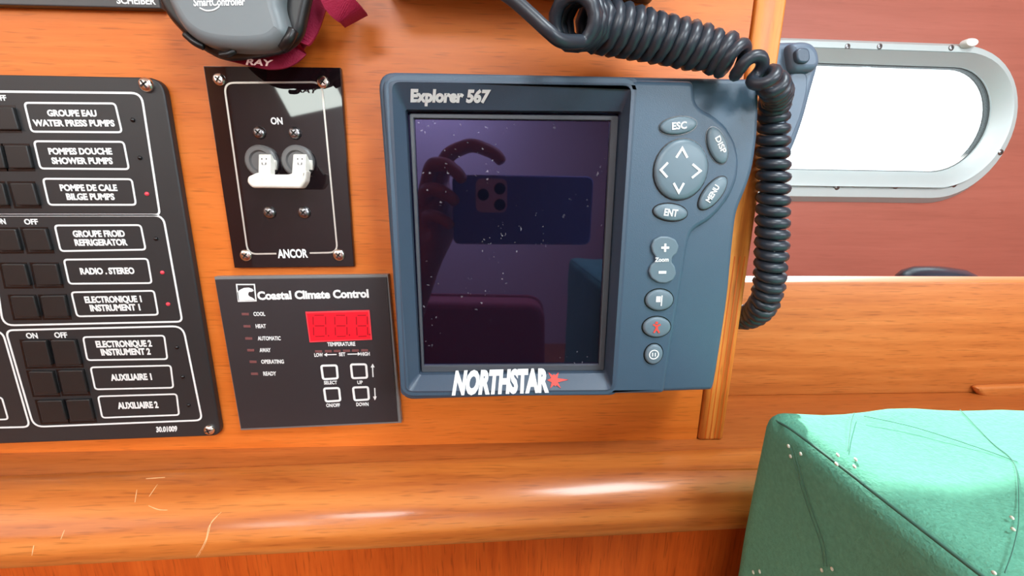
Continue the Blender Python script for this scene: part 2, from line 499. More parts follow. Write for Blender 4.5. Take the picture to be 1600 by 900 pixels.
scratches(rail_ob, [[(346,800),(331,815),(326,832),(320,851),(303,880)],[(340,806),(327,822),(322,842),(312,862),(299,881)],[(214,765),(211,785)],[(246,757),(233,776)],[(232,790),(247,796),(262,797)],[(101,828),(95,843)],[(53,852),(50,868)],[(228,748),(258,746)]])
# joinery below the rail
def fronts():
    mb = MB()
    A, B = (-1.5, -0.0607), (0.60, -0.009)
    mb.add([(A[0], A[1], -0.9), (B[0], B[1], -0.9), (B[0], B[1] + 0.02, -0.9), (A[0], A[1] + 0.02, -0.9),
            (A[0], A[1], ZL - 0.028), (B[0], B[1], ZL - 0.028), (B[0], B[1] + 0.02, ZL - 0.028), (A[0], A[1] + 0.02, ZL - 0.028)],
           [(0,3,2,1),(4,5,6,7),(0,1,5,4),(1,2,6,5),(2,3,7,6),(3,0,4,7)])
    struct(mb.build('wall_below', M['drawer_wood']))
fronts()
# plank along the hull shelf
zt = P(1400, 441, 0.058).z
pk = box_mesh((0.10, 0.058, ZL), (1.2, 0.084, zt), 0.0012, 2)
struct(link('trim_2', pk, M['plank_wood'], None, True, 35))
# hull lining with the porthole's hole
def stadium(xl, xr, zb, ztp, n=24):
    rr = (ztp - zb) / 2; zc = (ztp + zb) / 2
    pts = []
    for i in range(n + 1):
        a = -math.pi / 2 + math.pi * i / n
        pts.append((xr - rr + rr * math.cos(a), zc + rr * math.sin(a)))
    for i in range(n + 1):
        a = math.pi / 2 + math.pi * i / n
        pts.append((xl + rr + rr * math.cos(a), zc + rr * math.sin(a)))
    return pts
o_t, o_b, o_r = P(1400, 102, HY).z, P(1400, 268, HY).z, P(1546, 185, HY).x
o_l = 0.27
plate('wall_right', [[(-1.52, -0.95), (1.3, -0.95), (1.3, 0.87), (-1.52, 0.87)], stadium(o_l - .006, o_r + .006, o_b - .006, o_t + .006)], HY, HY + 0.006, M['hull_wood'], smooth=False)['kind'] = 'structure'
win = bpy.data.objects.new('window_1', None); COL.objects.link(win); win.location = ((o_l + o_r) / 2, HY, o_b); struct(win)
def ring(name, stations, material, smooth_angle=28):
    mb = MB(); vs = []; n = None
    for off, y, dz in stations:
        st = stadium(o_l - off, o_r + off, o_b - off + dz, o_t + off + dz)
        n = len(st); vs += [(x, y, z) for x, z in st]
    k = len(stations)
    fs = [(j*n + i, j*n + (i+1) % n, ((j+1) % k)*n + (i+1) % n, ((j+1) % k)*n + i) for j in range(k) for i in range(n)]
    mb.add(vs, fs)
    return mb.build(name, material, win, True, smooth_angle)
ring('window_frame', [(0.000, HY + 0.006, 0), (0.000, HY - 0.001, 0), (0.0022, HY - 0.0034, 0), (0.0118, HY - 0.0106, -.002), (0.0150, HY - 0.0118, -.004), (0.0155, HY - 0.0068, -.004), (0.0166, HY - 0.0068, -.004), (0.0170, HY - 0.0086, -.004), (0.0252, HY - 0.0078, -.006), (0.0307, HY - 0.0005, -.0067), (0.006, HY - 0.0005, 0), (0.006, HY + 0.006, 0)], M['aluminium'])
ring('window_gasket', [(0.0005, HY + 0.007, 0), (0.0005, HY + 0.001, 0), (-0.0010, HY + 0.001, 0), (-0.0010, HY + 0.007, 0)], M['gasket'])
plate('window_glass', [stadium(o_l + .0011, o_r - .0011, o_b + .0011, o_t - .0011)], HY + 0.0025, HY + 0.0055, M['glass'], win, smooth=False)
for (a, c) in ((1324, 73), (1374, 73), (1486, 75), (1307.5, 292.6), (1399.5, 291), (1490.5, 288.4), (1563, 238)):
    screw(a, c, HY - 0.0081, 4.2, win, M['dark_steel'])
kb = P(1510, 69, HY - 0.008)
lathe_mb(MB(), kb, [(0.0085, 0), (0.0085, 0.004), (0.007, 0.006), (0.0002, 0.0065)], 16, sz=0.55).build('window_knob', M['headliner'], win, True, 50)
# the rest of the cabin
struct(MB().box((-1.52, -2.3, -0.95), (-1.5, 0.25, 0.87)).build('wall_left', M['cabin_wood']))
struct(MB().box((1.25, -2.3, -0.95), (1.27, 0.25, 0.87)).build('wall_outer', M['cabin_wood']))
struct(MB().box((-1.52, -2.32, -0.95), (1.27, -2.3, 0.87)).build('wall_rear', M['bulkhead']))
struct(MB().box((-1.52, -2.32, -0.97), (1.27, 0.25, -0.95)).build('floor', M['cabin_wood']))
struct(MB().box((-1.52, -2.32, 0.87), (1.27, 0.25, 0.89)).build('ceiling', M['headliner']))

# ================================================================== BREAKER PANEL ON THE LEFT
def breaker_panel():
    Y = -0.004
    t = thing('breaker_panel', (-0.24, 0, P(150, 690, 0).z), 'black electrical panel with bilingual white labels and rows of square push buttons', 'switch panel')
    out = pp([(-230, 112), (253, 121), (345, 681), (-230, 702)], Y)
    plate('faceplate', [rp(out, [.003, .008, .006, .003])], Y, 0.0, M['breaker_black'], t, 0.0008, 2)
    yy = Y - 0.00002
    lw = 0.00105
    mb = MB()
    def path(pts, rad, closed=True):
        q = rp(pp(pts, yy), rad)
        stroke_mb(mb, q, lw, yy, closed)
    path([(-200, 141), (221, 145.5), (250, 335.7), (-200, 336)], [.001, .005, .0025, .001])
    path([(-20, 336.5), (255, 336.5), (285, 502.5), (5, 508.5)], [.001, .005, .003, .006])
    path([(9, 516), (286, 509.5), (316, 656.5), (53, 667)], [.004, .006, .004, .006])
    path([(-180, 521), (4, 517), (47, 667), (-180, 672)], [.004, .005, .004, .005])
    mb.build('printed_border', M['white_print'], t)
    LEG = [
        ([(38.3,160.7),(180,161.7),(190.7,206.7),(49.3,205.7)], [('GROUPE EAU', (75,181.3),(152,181.8)), ('WATER PRESS PUMPS', (53,196.8),(180,197.2))]),
        ([(53.3,220.7),(193.3,221.7),(201.7,264.3),(63.3,263.3)], [('POMPES DOUCHE', (77,241),(176,241)), ('SHOWER PUMPS', (82,255.8),(177,256))]),
        ([(67.3,279.3),(206,280),(212.7,320),(76.7,320)], [('POMPE DE CALE', (95,298),(184,298)), ('BILGE PUMPS', (105,312),(180,312))]),
        ([(85.7,352.3),(220,351.7),(227.7,390),(95,392.3)], [('GROUPE FROID', (115,370),(196,369.5)), ('REFRIGERATOR', (118,383.6),(200,383))]),
        ([(100,405.7),(230.7,404.3),(237.3,442.3),(108.3,443.3)], [('RADIO . STEREO', (126.5,428.5),(211,427.5))]),
        ([(111.7,456.7),(240.7,454.3),(247.3,491.7),(120.7,494.3)], [('ELECTRONIQUE 1', (133.5,473),(222,471.5)), ('INSTRUMENT 1', (142,486),(220,484.5))]),
        ([(130,526.7),(256.7,524.3),(261.7,561),(136.7,562.7)], [('ELECTRONIQUE 2', (151,542.5),(238,541)), ('INSTRUMENT 2', (159,555),(236,553.5))]),
        ([(141.7,574),(266.7,571),(271,605.7),(149,608.3)], [('AUXILIAIRE 1', (174,594.5),(238,593))]),
        ([(153.3,619.3),(276,615.7),(280,648.3),(160,652.7)], [('AUXILIAIRE 2', (185,638.5),(248,636.8))]),
        ([(-120,624),(3,621),(13,655),(-112,660)], []),
    ]
    for q, tx in LEG:
        mb = MB(); stroke_mb(mb, rp(pp(q, yy), 0.0018, 4), 0.00095, yy, True)
        lo = mb.build('legend_frame', M['white_print'], t)
        if tx: lettering([(s, a, c, 9.6) for s, a, c in tx], yy, M['white_print'], lo, bold=0.045)
    heads = [('OFF', (-8,157),(11,157)), ('ON', (-6,350),(10,350)), ('OFF', (39,350.5),(60.5,350.5)), ('ON', (42,528.5),(60,528.5)), ('OFF', (86,527.5),(106,527.5)), ('ON', (-40,157),(-26,157))]
    lettering([(s, a, c, 8.2) for s, a, c in heads], yy, M['white_print'], t, name='button_heading', bold=0.03)
    lettering([('30.01009', (244.5,675),(278,673.5), 8)], yy, M['white_print'], t, name='part_number', bold=0.04, shear=0.2)
    BT = [[(-20,167),(18.5,167),(29,203),(-10,203)], [(-29,227),(-1,227),(8,263),(-22,263)], [(5,227),(41,227),(50,263),(13.5,263)],
          [(-33,286),(2.7,286),(12,321),(-24,321)], [(14,286),(49.8,286),(60,321),(25,321)],
          [(-13,358),(23,358),(32.5,391.5),(-4,392)], [(33.8,357.5),(70,357.5),(80,391.5),(44.4,392)],
          [(1,412.7),(37,412.7),(46.7,446.5),(9,446.5)], [(49,412.7),(86.7,412.7),(95,445.5),(57,446)],
          [(15,462.7),(51.7,462.7),(60.7,495.5),(23,496)], [(62,462.7),(99.5,461.7),(107,495),(69.5,495.5)],
          [(33,533),(70.5,532.5),(80,571),(42.5,572)], [(78,532),(116,531.7),(126,570),(87.5,571)],
          [(43.5,581),(80.5,581),(90,615.5),(53.5,616)], [(89.7,579.5),(127.5,579),(136.5,613.5),(99,614.5)],
          [(57,627),(95.5,626),(104,657),(66,658.5)], [(102,625.6),(138.5,624.5),(146.5,655.5),(110,657)]]
    for q in BT:
        h = 0.0016
        plate('push_button', [rp(pp(q, Y - h), 0.0008, 3)], Y - h, Y + 0.0002, M['button_black'], t, 0.0005, 2)
        # gap round the button, its shadow painted as a dark line reaching right and down
        rim = pp([(q[0][0]-1, q[0][1]-1), (q[1][0]+3.5, q[1][1]-1), (q[2][0]+3.5, q[2][1]+3), (q[3][0]-1, q[3][1]+3)], yy)
        mb = MB(); stroke_mb(mb, rim, 0.0011, yy, True, 0.00005); mb.build('button_gap_shade', M['led_off'], t)
    for a, c, k in ((207.7,187.7,0),(219,246.7,0),(230,303,1),(244,373,0),(254,425.7,1),(263,475,1),(276.7,542.7,0),(285.7,588.7,0),(295,633,0)):
        lathe_mb(MB(), P(a, c, Y), [(0.0011, -.0002), (0.0011, 0.0004), (0.0006, 0.0009), (0.0001, 0.001)], 12).build('indicator_light', M['led_red' if k else 'led_off'], t, True, 50)
    screw(230, 133, Y, 11.5, t, M['steel'], h=0.0022, ang=0.6)
    screw(328, 671, Y, 8.5, t, M['steel'], h=0.002, ang=0.3)
breaker_panel()

# ================================================================== MAIN SWITCH PANEL
def main_switch():
    Y = -0.003
    t = thing('main_switch_panel', (P(460, 417, 0).x, 0, P(460, 417, 0).z), 'glossy black switch plate with a white double toggle turned to ON', 'switch panel')
    plate('faceplate', [pp([(317.5,103),(531.4,105.5),(553.2,416.5),(366.3,418.6)], Y)], Y, 0.0, M['gloss_black'], t, 0.0003, 1)
    yy = Y - 0.00002
    mb = MB()
    full = rp(pp([(350,129.5),(502.5,128.5),(527.5,394.5),(387.5,397)], yy), 0.005, 8)
    # cut the lower line where the lettering stands
    xa, xb, zb_ = P(432, 395, yy).x, P(484, 395, yy).x, P(450, 385, yy).z
    k0 = min(range(len(full)), key=lambda i: abs(full[i][0] - xb) + (9 if full[i][1] > zb_ else 0))
    rot = full[len(full) // 2 + 7:] + full[:len(full) // 2 + 7]
    br = [i for i in range(len(full)) if full[i][1] < zb_]
    # split between the lower right and the lower left corner
    half = len(full) // 4
    ptsA = full[3 * half:] + full[:3 * half]
    lower = (zb_,)
    stroke_mb(mb, [(xa, P(432, 396.2, yy).z)] + ptsA + [(xb, P(484, 395.3, yy).z)], 0.0009, yy)
    mb.build('printed_border', M['silver_print'], t)
    lettering([('ON', (423.7,194),(442.2,194), 10.5), ('ANCOR', (434.5,402.8),(481.5,402), 13)], yy, M['white_print'], t, bold=0.035)
    for a, c in ((342.8,124.5),(504.8,128.5),(384.4,399),(529.8,398.5)): screw(a, c, Y, 9.6, t, M['steel'], ang=0.9)
    for a, c in ((405.8,207.6),(461.2,208.4),(421.8,332),(475.8,332)): screw(a, c, Y, 9.6, t, M['dark_steel'], h=0.0018, ang=0.8)
    for cx in (411, 467.5):
        c = P(cx, 252.5, Y)
        lathe_mb(MB(), c, [(0.0083, 0), (0.0083, 0.0022), (0.0074, 0.003), (0.0056, 0.003), (0.0050, 0.0018), (0.0001, 0.0018)], 28).build('toggle_bushing', M['bush_grey'], t, True, 40)
        for k in (1,):
            q = pp([(cx + 13.5, 249.5), (cx + 20, 250.5), (cx + 21, 265.5), (cx + 15, 265)], Y - 0.0032)
            plate('position_mark', [q], Y - 0.0034, Y - 0.002, M['white_plastic'], t, smooth=False)
    # the two levers and their tie bar in one moulding
    tg = MB()
    def lever(x0, x1, xb0, xb1):
        a = [P(x0, 241.5, Y - 0.004), P(x1, 241.5, Y - 0.004), P(xb1, 275, Y - 0.014), P(xb0, 275, Y - 0.014)]
        b2 = [v + Vector((0, 0.0045, 0.001)) for v in a]
        tg.add(a + b2, [(0,1,2,3),(7,6,5,4),(0,4,5,1),(1,5,6,2),(2,6,7,3),(3,7,4,0)])
    lever(404.5, 422.5, 404, 422.5)
    lever(458.5, 478, 456, 477)
    tg.build('toggle_lever', M['white_plastic'], t)
    yb = Y - 0.0155
    bar = rp(pp([(386,276),(400,269.5),(422,272.5),(450,272.5),(462,268),(478.5,266),(476.5,284),(469.5,294.5),(393,293.5),(385,285)], yb), 0.0012, 4)
    plate('tie_bar', [bar], yb, yb + 0.0062, M['white_plastic'], t, 0.0012, 3)
    for cx in (413, 469):
        mb = MB()
        for a, c in (((cx-3.5,247),(cx-3.5,252)), ((cx+3.5,247),(cx+3.5,252))): stroke_mb(mb, pp([a, c], Y - 0.0062), 0.0005, Y - 0.0064)
        stroke_mb(mb, pp([(cx-3,254),(cx-2.5,258),(cx+2.5,258),(cx+3,254)], Y - 0.0085), 0.0005, Y - 0.0088)
        mb.build('moulded_rating_mark', M['bush_grey'], t)
main_switch()

# ================================================================== CLIMATE CONTROL
def climate():
    Y = -0.005
    t = thing('climate_control_panel', (P(480, 665, 0).x, 0, P(480, 668, 0).z), 'black air conditioning control plate with a red number display and four white framed keys', 'control panel')
    quad = [(334.4,432.5),(606,429),(627,661),(376,672.5)]
    plate('backplate', [pp(quad, -0.004)], -0.004, 0.0, M['climate_edge'], t, 0.0004, 1)
    plate('faceplate', [pp([(335.5,437),(603.5,433.5),(621.5,659),(376.5,670)], Y)], Y, -0.0039, M['climate_black'], t, 0.0003, 1)
    yy = Y - 0.00002
    k = 1 / 6.667
    L = lambda x, y: (360 + x * k, 440 + y * k)
    mb = MB()
    stroke_mb(mb, pp([L(65,30),L(250,30),L(268,200),L(85,205)], yy), 0.0007, yy, True)
    wave = [(72,112),(100,85),(140,66),(190,62),(228,75),(245,95),(232,102),(215,108),(200,105),(188,118),(186,138),(200,155),(225,165),(250,182),(262,198),(85,202)]
    mb.addmesh(plate_mesh([pp([L(*q) for q in wave], yy)], yy - 0.00012, yy))
    mb.build('wave_emblem', M['white_print'], t)
    lettering([('Coastal Climate Control', (403,468),(576.5,464.3), 12.5)], yy, M['white_print'], t, name='brand_lettering', bold=0.045)
    rows = [(383.5,490.5,'COOL',396.5,414.7),(386.4,509.5,'HEAT',400,416),(389,528.6,'AUTOMATIC',403,439),(392,547,'AWAY',406,423.4),(395.7,565,'OPERATING',408.5,444),(398,583.7,'READY',411.8,432)]
    lettering([(s, (a, y + 3), (c, y + 2.8), 6) for _, y, s, a, c in rows] +
              [('TEMPERATURE', (511.8,540.8),(555.4,540), 6), ('LOW', (491.5,557.3),(505,557),5.5), ('SET', (530,556.3),(540,556),5.5), ('HIGH', (564,555.8),(578,555.4),5.5),
               ('SELECT', (506.5,600.5),(527,600),5.2), ('UP', (558.5,600),(567,599.8),5.2), ('ON/OFF', (510,636),(531.5,635.5),5.4), ('DOWN', (557,634.4),(576,634),5.4)], yy, M['white_print'], t, bold=0.03)
    mb = MB()
    for a, c in (((510,554.2),(526,553.8)), ((543,553.4),(560,553))): stroke_mb(mb, pp([a, c], yy), 0.0006, yy)
    for (a, c, s) in ((510,554.2,-1), (560,553,1)):
        mb.addmesh(plate_mesh([pp([(a + 4*s, c), (a - 1*s, c - 3), (a - 1*s, c + 3)], yy)], yy - 0.0001, yy))
    for (a, y0, y1, s) in ((582.3,570,589,-1), (585.8,606,623.5,1)):
        stroke_mb(mb, pp([(a - .3, y0), (a + .6, y1)], yy), 0.0007, yy)
        ty = y0 if s < 0 else y1
        mb.addmesh(plate_mesh([pp([(a, ty + 2*s), (a - 3, ty - 4*s), (a + 3, ty - 4*s)], yy)], yy - 0.0001, yy))
    mb.build('printed_arrows', M['white_print'], t)
    for a, y, *_ in rows:
        plate('indicator_light', [pp([(a-5.6,y-1.7),(a+5.2,y-1.7),(a+5.8,y+1.9),(a-5,y+1.9)], Y)], Y - 0.0003, Y, M['led_dim'], t, smooth=False)
    for i, a in enumerate((498, 513.2, 527, 541.5, 555.5, 569.8)):
        y = 549 - i * 0.35
        plate('indicator_light', [pp([(a-5.4,y-1.7),(a+5.2,y-1.8),(a+5.5,y+1.6),(a-5.2,y+1.7)], Y)], Y - 0.0003, Y, M['led_dim'], t, smooth=False)
    dsp = plate('display', [pp([(477.8,486.8),(577.6,484.2),(582,530.3),(484.5,534.5)], Y)], Y - 0.0006, Y, M['display_edge'], t, smooth=False)
    plate('display_window', [pp([(480.3,489),(575.5,486.5),(579.5,528.5),(486.3,532)], Y)], Y - 0.0008, Y - 0.0005, M['display_red'], dsp, smooth=False)
    mb = MB()
    ys = Y - 0.00081
    for x0, x1, xo in ((860, 990, 0), (1086, 1210, 0), (1310, 1425, 0)):
        s = 8
        tl, tr, ml, mr, bl, br = L(x0, 352), L(x1, 350), L(x0 + 4, 462), L(x1 + 3, 460), L(x0 + 10, 572), L(x1 + 6, 568)
        def seg(a, c):
            a, c = Vector(a), Vector(c); d = (c - a) * 0.12
            stroke_mb(mb, pp([tuple(a + d), tuple(c - d)], ys), 0.0006, ys, th=0.00005)
        for a, c in ((tl, tr), (ml, mr), (bl, br), (tl, ml), (ml, bl), (tr, mr), (mr, br)): seg(a, c)
    for q in (L(1022, 564), L(1240, 556), L(1450, 552)):
        lathe_mb(mb, P(*q, ys), [(0.0005, -.00001), (0.0005, 0.00005)], 10)
    mb.build('display_digits', M['segment'], dsp)
    for q in ([(500.5,569.3),(528,568.7),(529.9,592.7),(503.4,594)], [(546.7,567.3),(574,567.1),(575.8,591.6),(549,592.4)], [(504.8,604.8),(531.7,604),(533.9,627.4),(507.7,628.8)], [(550,603.4),(577,602.5),(578.5,625.6),(552.5,627)]):
        b_ = plate('membrane_key', [rp(pp(q, Y), 0.0012, 3)], Y - 0.00025, Y, M['climate_black'], t, smooth=False)
        mb = MB(); q2 = [(q[0][0]+1.8,q[0][1]+1.8),(q[1][0]-1.8,q[1][1]+1.8),(q[2][0]-1.8,q[2][1]-1.8),(q[3][0]+1.8,q[3][1]-1.8)]
        stroke_mb(mb, rp(pp(q2, Y), 0.0012, 3), 0.0013, Y - 0.00026, True); mb.build('key_outline', M['white_print'], b_)
climate()

# ================================================================== CHARTPLOTTER
def chartplotter():
    Y = -0.030
    t = thing('chartplotter', (P(870, 620, Y).x, 0, P(870, 622, Y).z), 'large dark blue-grey chartplotter with a tall dark screen and a column of oval keys', 'chartplotter')
    out = rp(pp([(588.5,110.5),(1189,122),(1187,205),(1179,262),(1168,296),(1153,330),(1147,380),(1139,466),(1131,520),(1118,600),(1114,611),(627,627)], Y),
             [.008,.006,.02,.02,.01,.01,.03,.01,.02,.003,.006,.007], 6)
    Y2 = Y - 0.0028
    outer = pp([(612,128),(987,133),(956,609),(635,611)], Y2)
    inner = pp([(633,171),(972,174),(947,583),(655,586)], Y + 0.0045)
    plate('housing', [out, rp(outer, .002, 3)], Y, -0.0004, M['gps_plastic'], t, 0.0028, 3)
    # sloped surround from the face down to the glass
    mb = MB()
    A, B = rp(outer, .004, 5), rp(inner, .0015, 5)
    n = len(A)
    st = [(A, Y2 + 0.0002, 1.0), (A, Y2 - 0.0002, 1.0), (B, Y + 0.0045, 1.0), (B, Y + 0.012, 1.0), (A, Y + 0.012, 1.0)]
    vs = []
    for pl, y, s in st: vs += [(x, y, z) for x, z in pl]
    cxm = sum(p[0] for p in A) / n; czm = sum(p[1] for p in A) / n
    for j in (0,):
        for i in range(n):
            x, y, z = vs[j*n + i]; vs[j*n + i] = (cxm + (x - cxm) * 1.058, y + 0.0004, czm + (z - czm) * 1.045)
    for i in range(n):
        x, y, z = vs[4*n + i]; vs[4*n + i] = (cxm + (x - cxm) * 0.99, y, czm + (z - czm) * 0.99)
    fs = [(j*n + i, j*n + (i+1) % n, (j+1)*n + (i+1) % n, (j+1)*n + i) for j in range(4) for i in range(n)]
    mb.add(vs, fs)
    surround = mb.build('screen_surround', M['gps_dark'], t, True, 25)
    ys = Y + 0.0085
    fo = rp(pp([(640,177.5),(966,181),(943,578),(659,581)], ys), .0012, 4)
    fi = pp([(647,185),(954,188.5),(935.5,569),(662.5,571)], ys)
    plate('screen_frame', [fo, fi], ys - 0.0008, ys + 0.003, M['frame_grey'], t, 0.0004, 1)
    plate('screen', [pp([(637,173),(969,177),(946,583),(656,586)], ys + 0.0012)], ys + 0.0012, ys + 0.003, M['screen'], t, smooth=False)
    # keypad deck, raised, with its round lobe
    deck = pp([(594,116),(1086,125),(1089,158),(1096,168),(1114,177),(1136,195),(1151,221),(1157,250),(1154,281),(1143,307),(1125,331),(1106,348),(1089,357),(1081,366),(1076,384),(1039,616),(632,621)], Y2)
    dk = plate('face_deck', [rp(deck, [.007,.003,.003,.003,.003,.003,.003,.003,.003,.003,.003,.003,.003,.003,.003,.003,.006], 4), rp(outer, .004, 5)], Y2, Y + 0.003, M['gps_plastic'], t, 0.0027, 4)
    yk = Y - 0.0028
    def key(name, cx, cy, w, h, ang, glyph=None, hh=0.0016):
        c = P(cx, cy, yk); sc = (P(cx + 1, cy, yk) - c).length
        a = math.radians(-ang)
        rx, rz = w / 2 * sc, h / 2 * sc
        # the dark well the key sits in
        w_ = lathe_mb(MB(), c, [(1.0, 0.0), (1.0, 0.0002), (0.9, 0.0002)], 28, sx=rx + 0.0006, sz=rz + 0.0006, ang=a)
        kk = lathe_mb(MB(), c, [(1.0, 0.0), (1.0, hh * 0.45), (0.93, hh * 0.85), (0.80, hh), (0.3, hh * 1.06), (0.01, hh * 1.06)], 32, sx=rx, sz=rz, ang=a).build(name, M['gps_key'], t, True, 60)
        w_.build('key_well', M['led_off'], kk)
        return kk
    yt = yk - 0.0018
    k1 = key('keypad_key', 1059, 196.7, 57, 25, -7)
    lettering([('ESC', (1050,202.5),(1073,200.5), 11)], yt, M['white_print'], k1, bold=0.03)
    k2 = key('keypad_key', 1120, 227.7, 57, 27, 62)
    mbt = MB(); write(mbt, 'DISP', (1117,215.5), (1128,241), 9, yt, bold=0.03); mbt.build('lettering', M['white_print'], k2)
    k3 = key('keypad_key', 1112.7, 302, 57, 27, -54)
    mbt = MB(); write(mbt, 'MENU', (1109,317), (1124.5,292), 9, yt, bold=0.03); mbt.build('lettering', M['white_print'], k3)
    k4 = key('keypad_key', 1046.7, 331.7, 53, 25, 6)
    lettering([('ENT', (1037,336.5),(1058,338.5), 11)], yt, M['white_print'], k4, bold=0.03)
    pad = key('arrow_pad', 1063, 265.5, 83, 89, 0, hh=0.0020)
    mb = MB(); ya = yk - 0.0022
    for pts in ([(1056.5,246.5),(1066,231.5),(1074,246.5)], [(1043.5,254),(1032.5,265.5),(1042.5,277)], [(1082,256.5),(1094.5,267),(1081,278)], [(1052.5,286),(1060.5,300.5),(1068.5,286)]):
        stroke_mb(mb, pp(pts, ya), 0.0011, ya)
    mb.build('arrow_marks', M['white_print'], pad)
    # zoom rocker with a waist
    zr = pp([(1016,384),(1020,374),(1030,369),(1043,369),(1054,374),(1059,384),(1056,395),(1049,401),(1048,409),(1053,416),(1055,427),(1050,437),(1039,442),(1027,441),(1016,434),(1012,424),(1015,414),(1022,408),(1023,401),(1018,394)], yk)
    zk = plate('zoom_rocker', [rp(zr, .0008, 3)], yk - 0.0016, yk, M['gps_key'], t, 0.0008, 3)
    mb = MB()
    stroke_mb(mb, pp([(1033,387),(1045.5,387)], yt), 0.0011, yt); stroke_mb(mb, pp([(1039.5,380.5),(1039,393.5)], yt), 0.0011, yt - 0.00002)
    stroke_mb(mb, pp([(1029,425.5),(1041,425.5)], yt), 0.0014, yt)
    write(mb, 'Zoom', (1023,409), (1044.5,408.5), 6.5, yt, bold=0.03)
    mb.build('lettering', M['white_print'], zk)
    k5 = key('keypad_key', 1029.5, 468.3, 43, 33, 3)
    mb = MB()
    stroke_mb(mb, pp([(1034.5,461.5),(1033,478)], yt), 0.0006, yt)
    mb.addmesh(plate_mesh([pp([(1025.5,463),(1032.5,463),(1032,472),(1024.8,472)], yt)], yt - 0.0001, yt)); mb.build('flag_mark', M['white_print'], k5)
    k6 = key('keypad_key', 1025.4, 510.5, 43, 32, 3)
    mb = MB()
    lathe_mb(mb, P(1026, 504.5, yt), [(0.0008, 0), (0.0008, 0.0001)], 12)
    stroke_mb(mb, pp([(1020.5,507),(1026,510),(1032,507)], yt), 0.0009, yt)
    stroke_mb(mb, pp([(1026,509),(1026,514)], yt), 0.0013, yt - 0.00002)
    stroke_mb(mb, pp([(1021.5,520),(1025.8,513),(1030,520)], yt), 0.0009, yt - 0.00004)
    mb.build('man_mark', M['red_print'], k6)
    k7 = key('keypad_key', 1020.8, 552.7, 27.5, 32, 0)
    mb = MB()
    c = P(1021.8, 554, yt); sc = (P(1022.8, 554, yt) - c).length
    stroke_mb(mb, [(c.x + 7 * sc * math.cos(i * math.pi / 12), c.z + 7 * sc * math.sin(i * math.pi / 12)) for i in range(24)], 0.0006, yt, True)
    stroke_mb(mb, pp([(1019.7,551),(1019.5,557)], yt), 0.0006, yt); stroke_mb(mb, pp([(1024,551),(1023.8,557)], yt), 0.0006, yt)
    mb.build('power_mark', M['white_print'], k7)
    from mathutils.bvhtree import BVHTree
    bt = [BVHTree.FromPolygons([v.co + t.location for v in o_.data.vertices], [tuple(p_.vertices) for p_ in o_.data.polygons]) for o_ in (surround, dk)]
    def drape(x, z):
        hs = [q[0].y for q in (b_.ray_cast(Vector((x, -0.15, z)), Vector((0, 1, 0))) for b_ in bt) if q[0]]
        return (min(hs) if hs else Y2) - 0.0003
    def plane_under(x, top, foot):
        za, zb = P(x, top, Y).z, P(x, foot, Y).z
        ya, yb = drape(P(x, top, Y).x, za), drape(P(x, foot, Y).x, zb)
        return lambda q, z: ya + (yb - ya) * (z - za) / (zb - za)
    lettering([('Explorer 567', (641,158.5),(767.5,160), 16.5)], -0.028, M['white_print'], t, name='model_lettering', bold=0.055, shear=0.22, yf=plane_under(700, 135, 160))
    lettering([('NORTHSTAR', (706.5,612.5),(857,609), 22.5)], -0.0325, M['white_print'], t, name='maker_lettering', bold=0.06, shear=0.2, yf=plane_under(780, 592, 604))
    mb = MB()
    cx, cy = 868, 598.5
    pts = []
    for i in range(16):
        a = i * math.pi / 8; rr = (11 if i % 2 == 0 else 5.0)
        if i % 4 == 0 and i % 8 != 0: rr = 6
        pts.append((cx + rr * math.cos(a) * 1.05, cy + rr * math.sin(a)))
    pts[0] = (889.5, 598)
    q2 = pp(pts, -0.0322)
    cq = P(cx, cy, -0.0322); sp_ = plane_under(780, 592, 604)
    vs = [(x, sp_(x, z), z) for x, z in q2] + [(cq.x, sp_(cq.x, cq.z), cq.z)]
    vs += [(x, y + 0.0004, z) for x, y, z in vs]
    n1 = len(q2)
    fs = [(i_, (i_ + 1) % n1, n1) for i_ in range(n1)] + [(n1 + 1 + i_, n1 + 1 + (i_ + 1) % n1, 2 * n1 + 1) for i_ in range(n1)] + [(i_, (i_ + 1) % n1, n1 + 1 + (i_ + 1) % n1, n1 + 1 + i_) for i_ in range(n1)]
    mb.add(vs, fs)
    mb.build('star_mark', M['red_print'], t)
chartplotter()

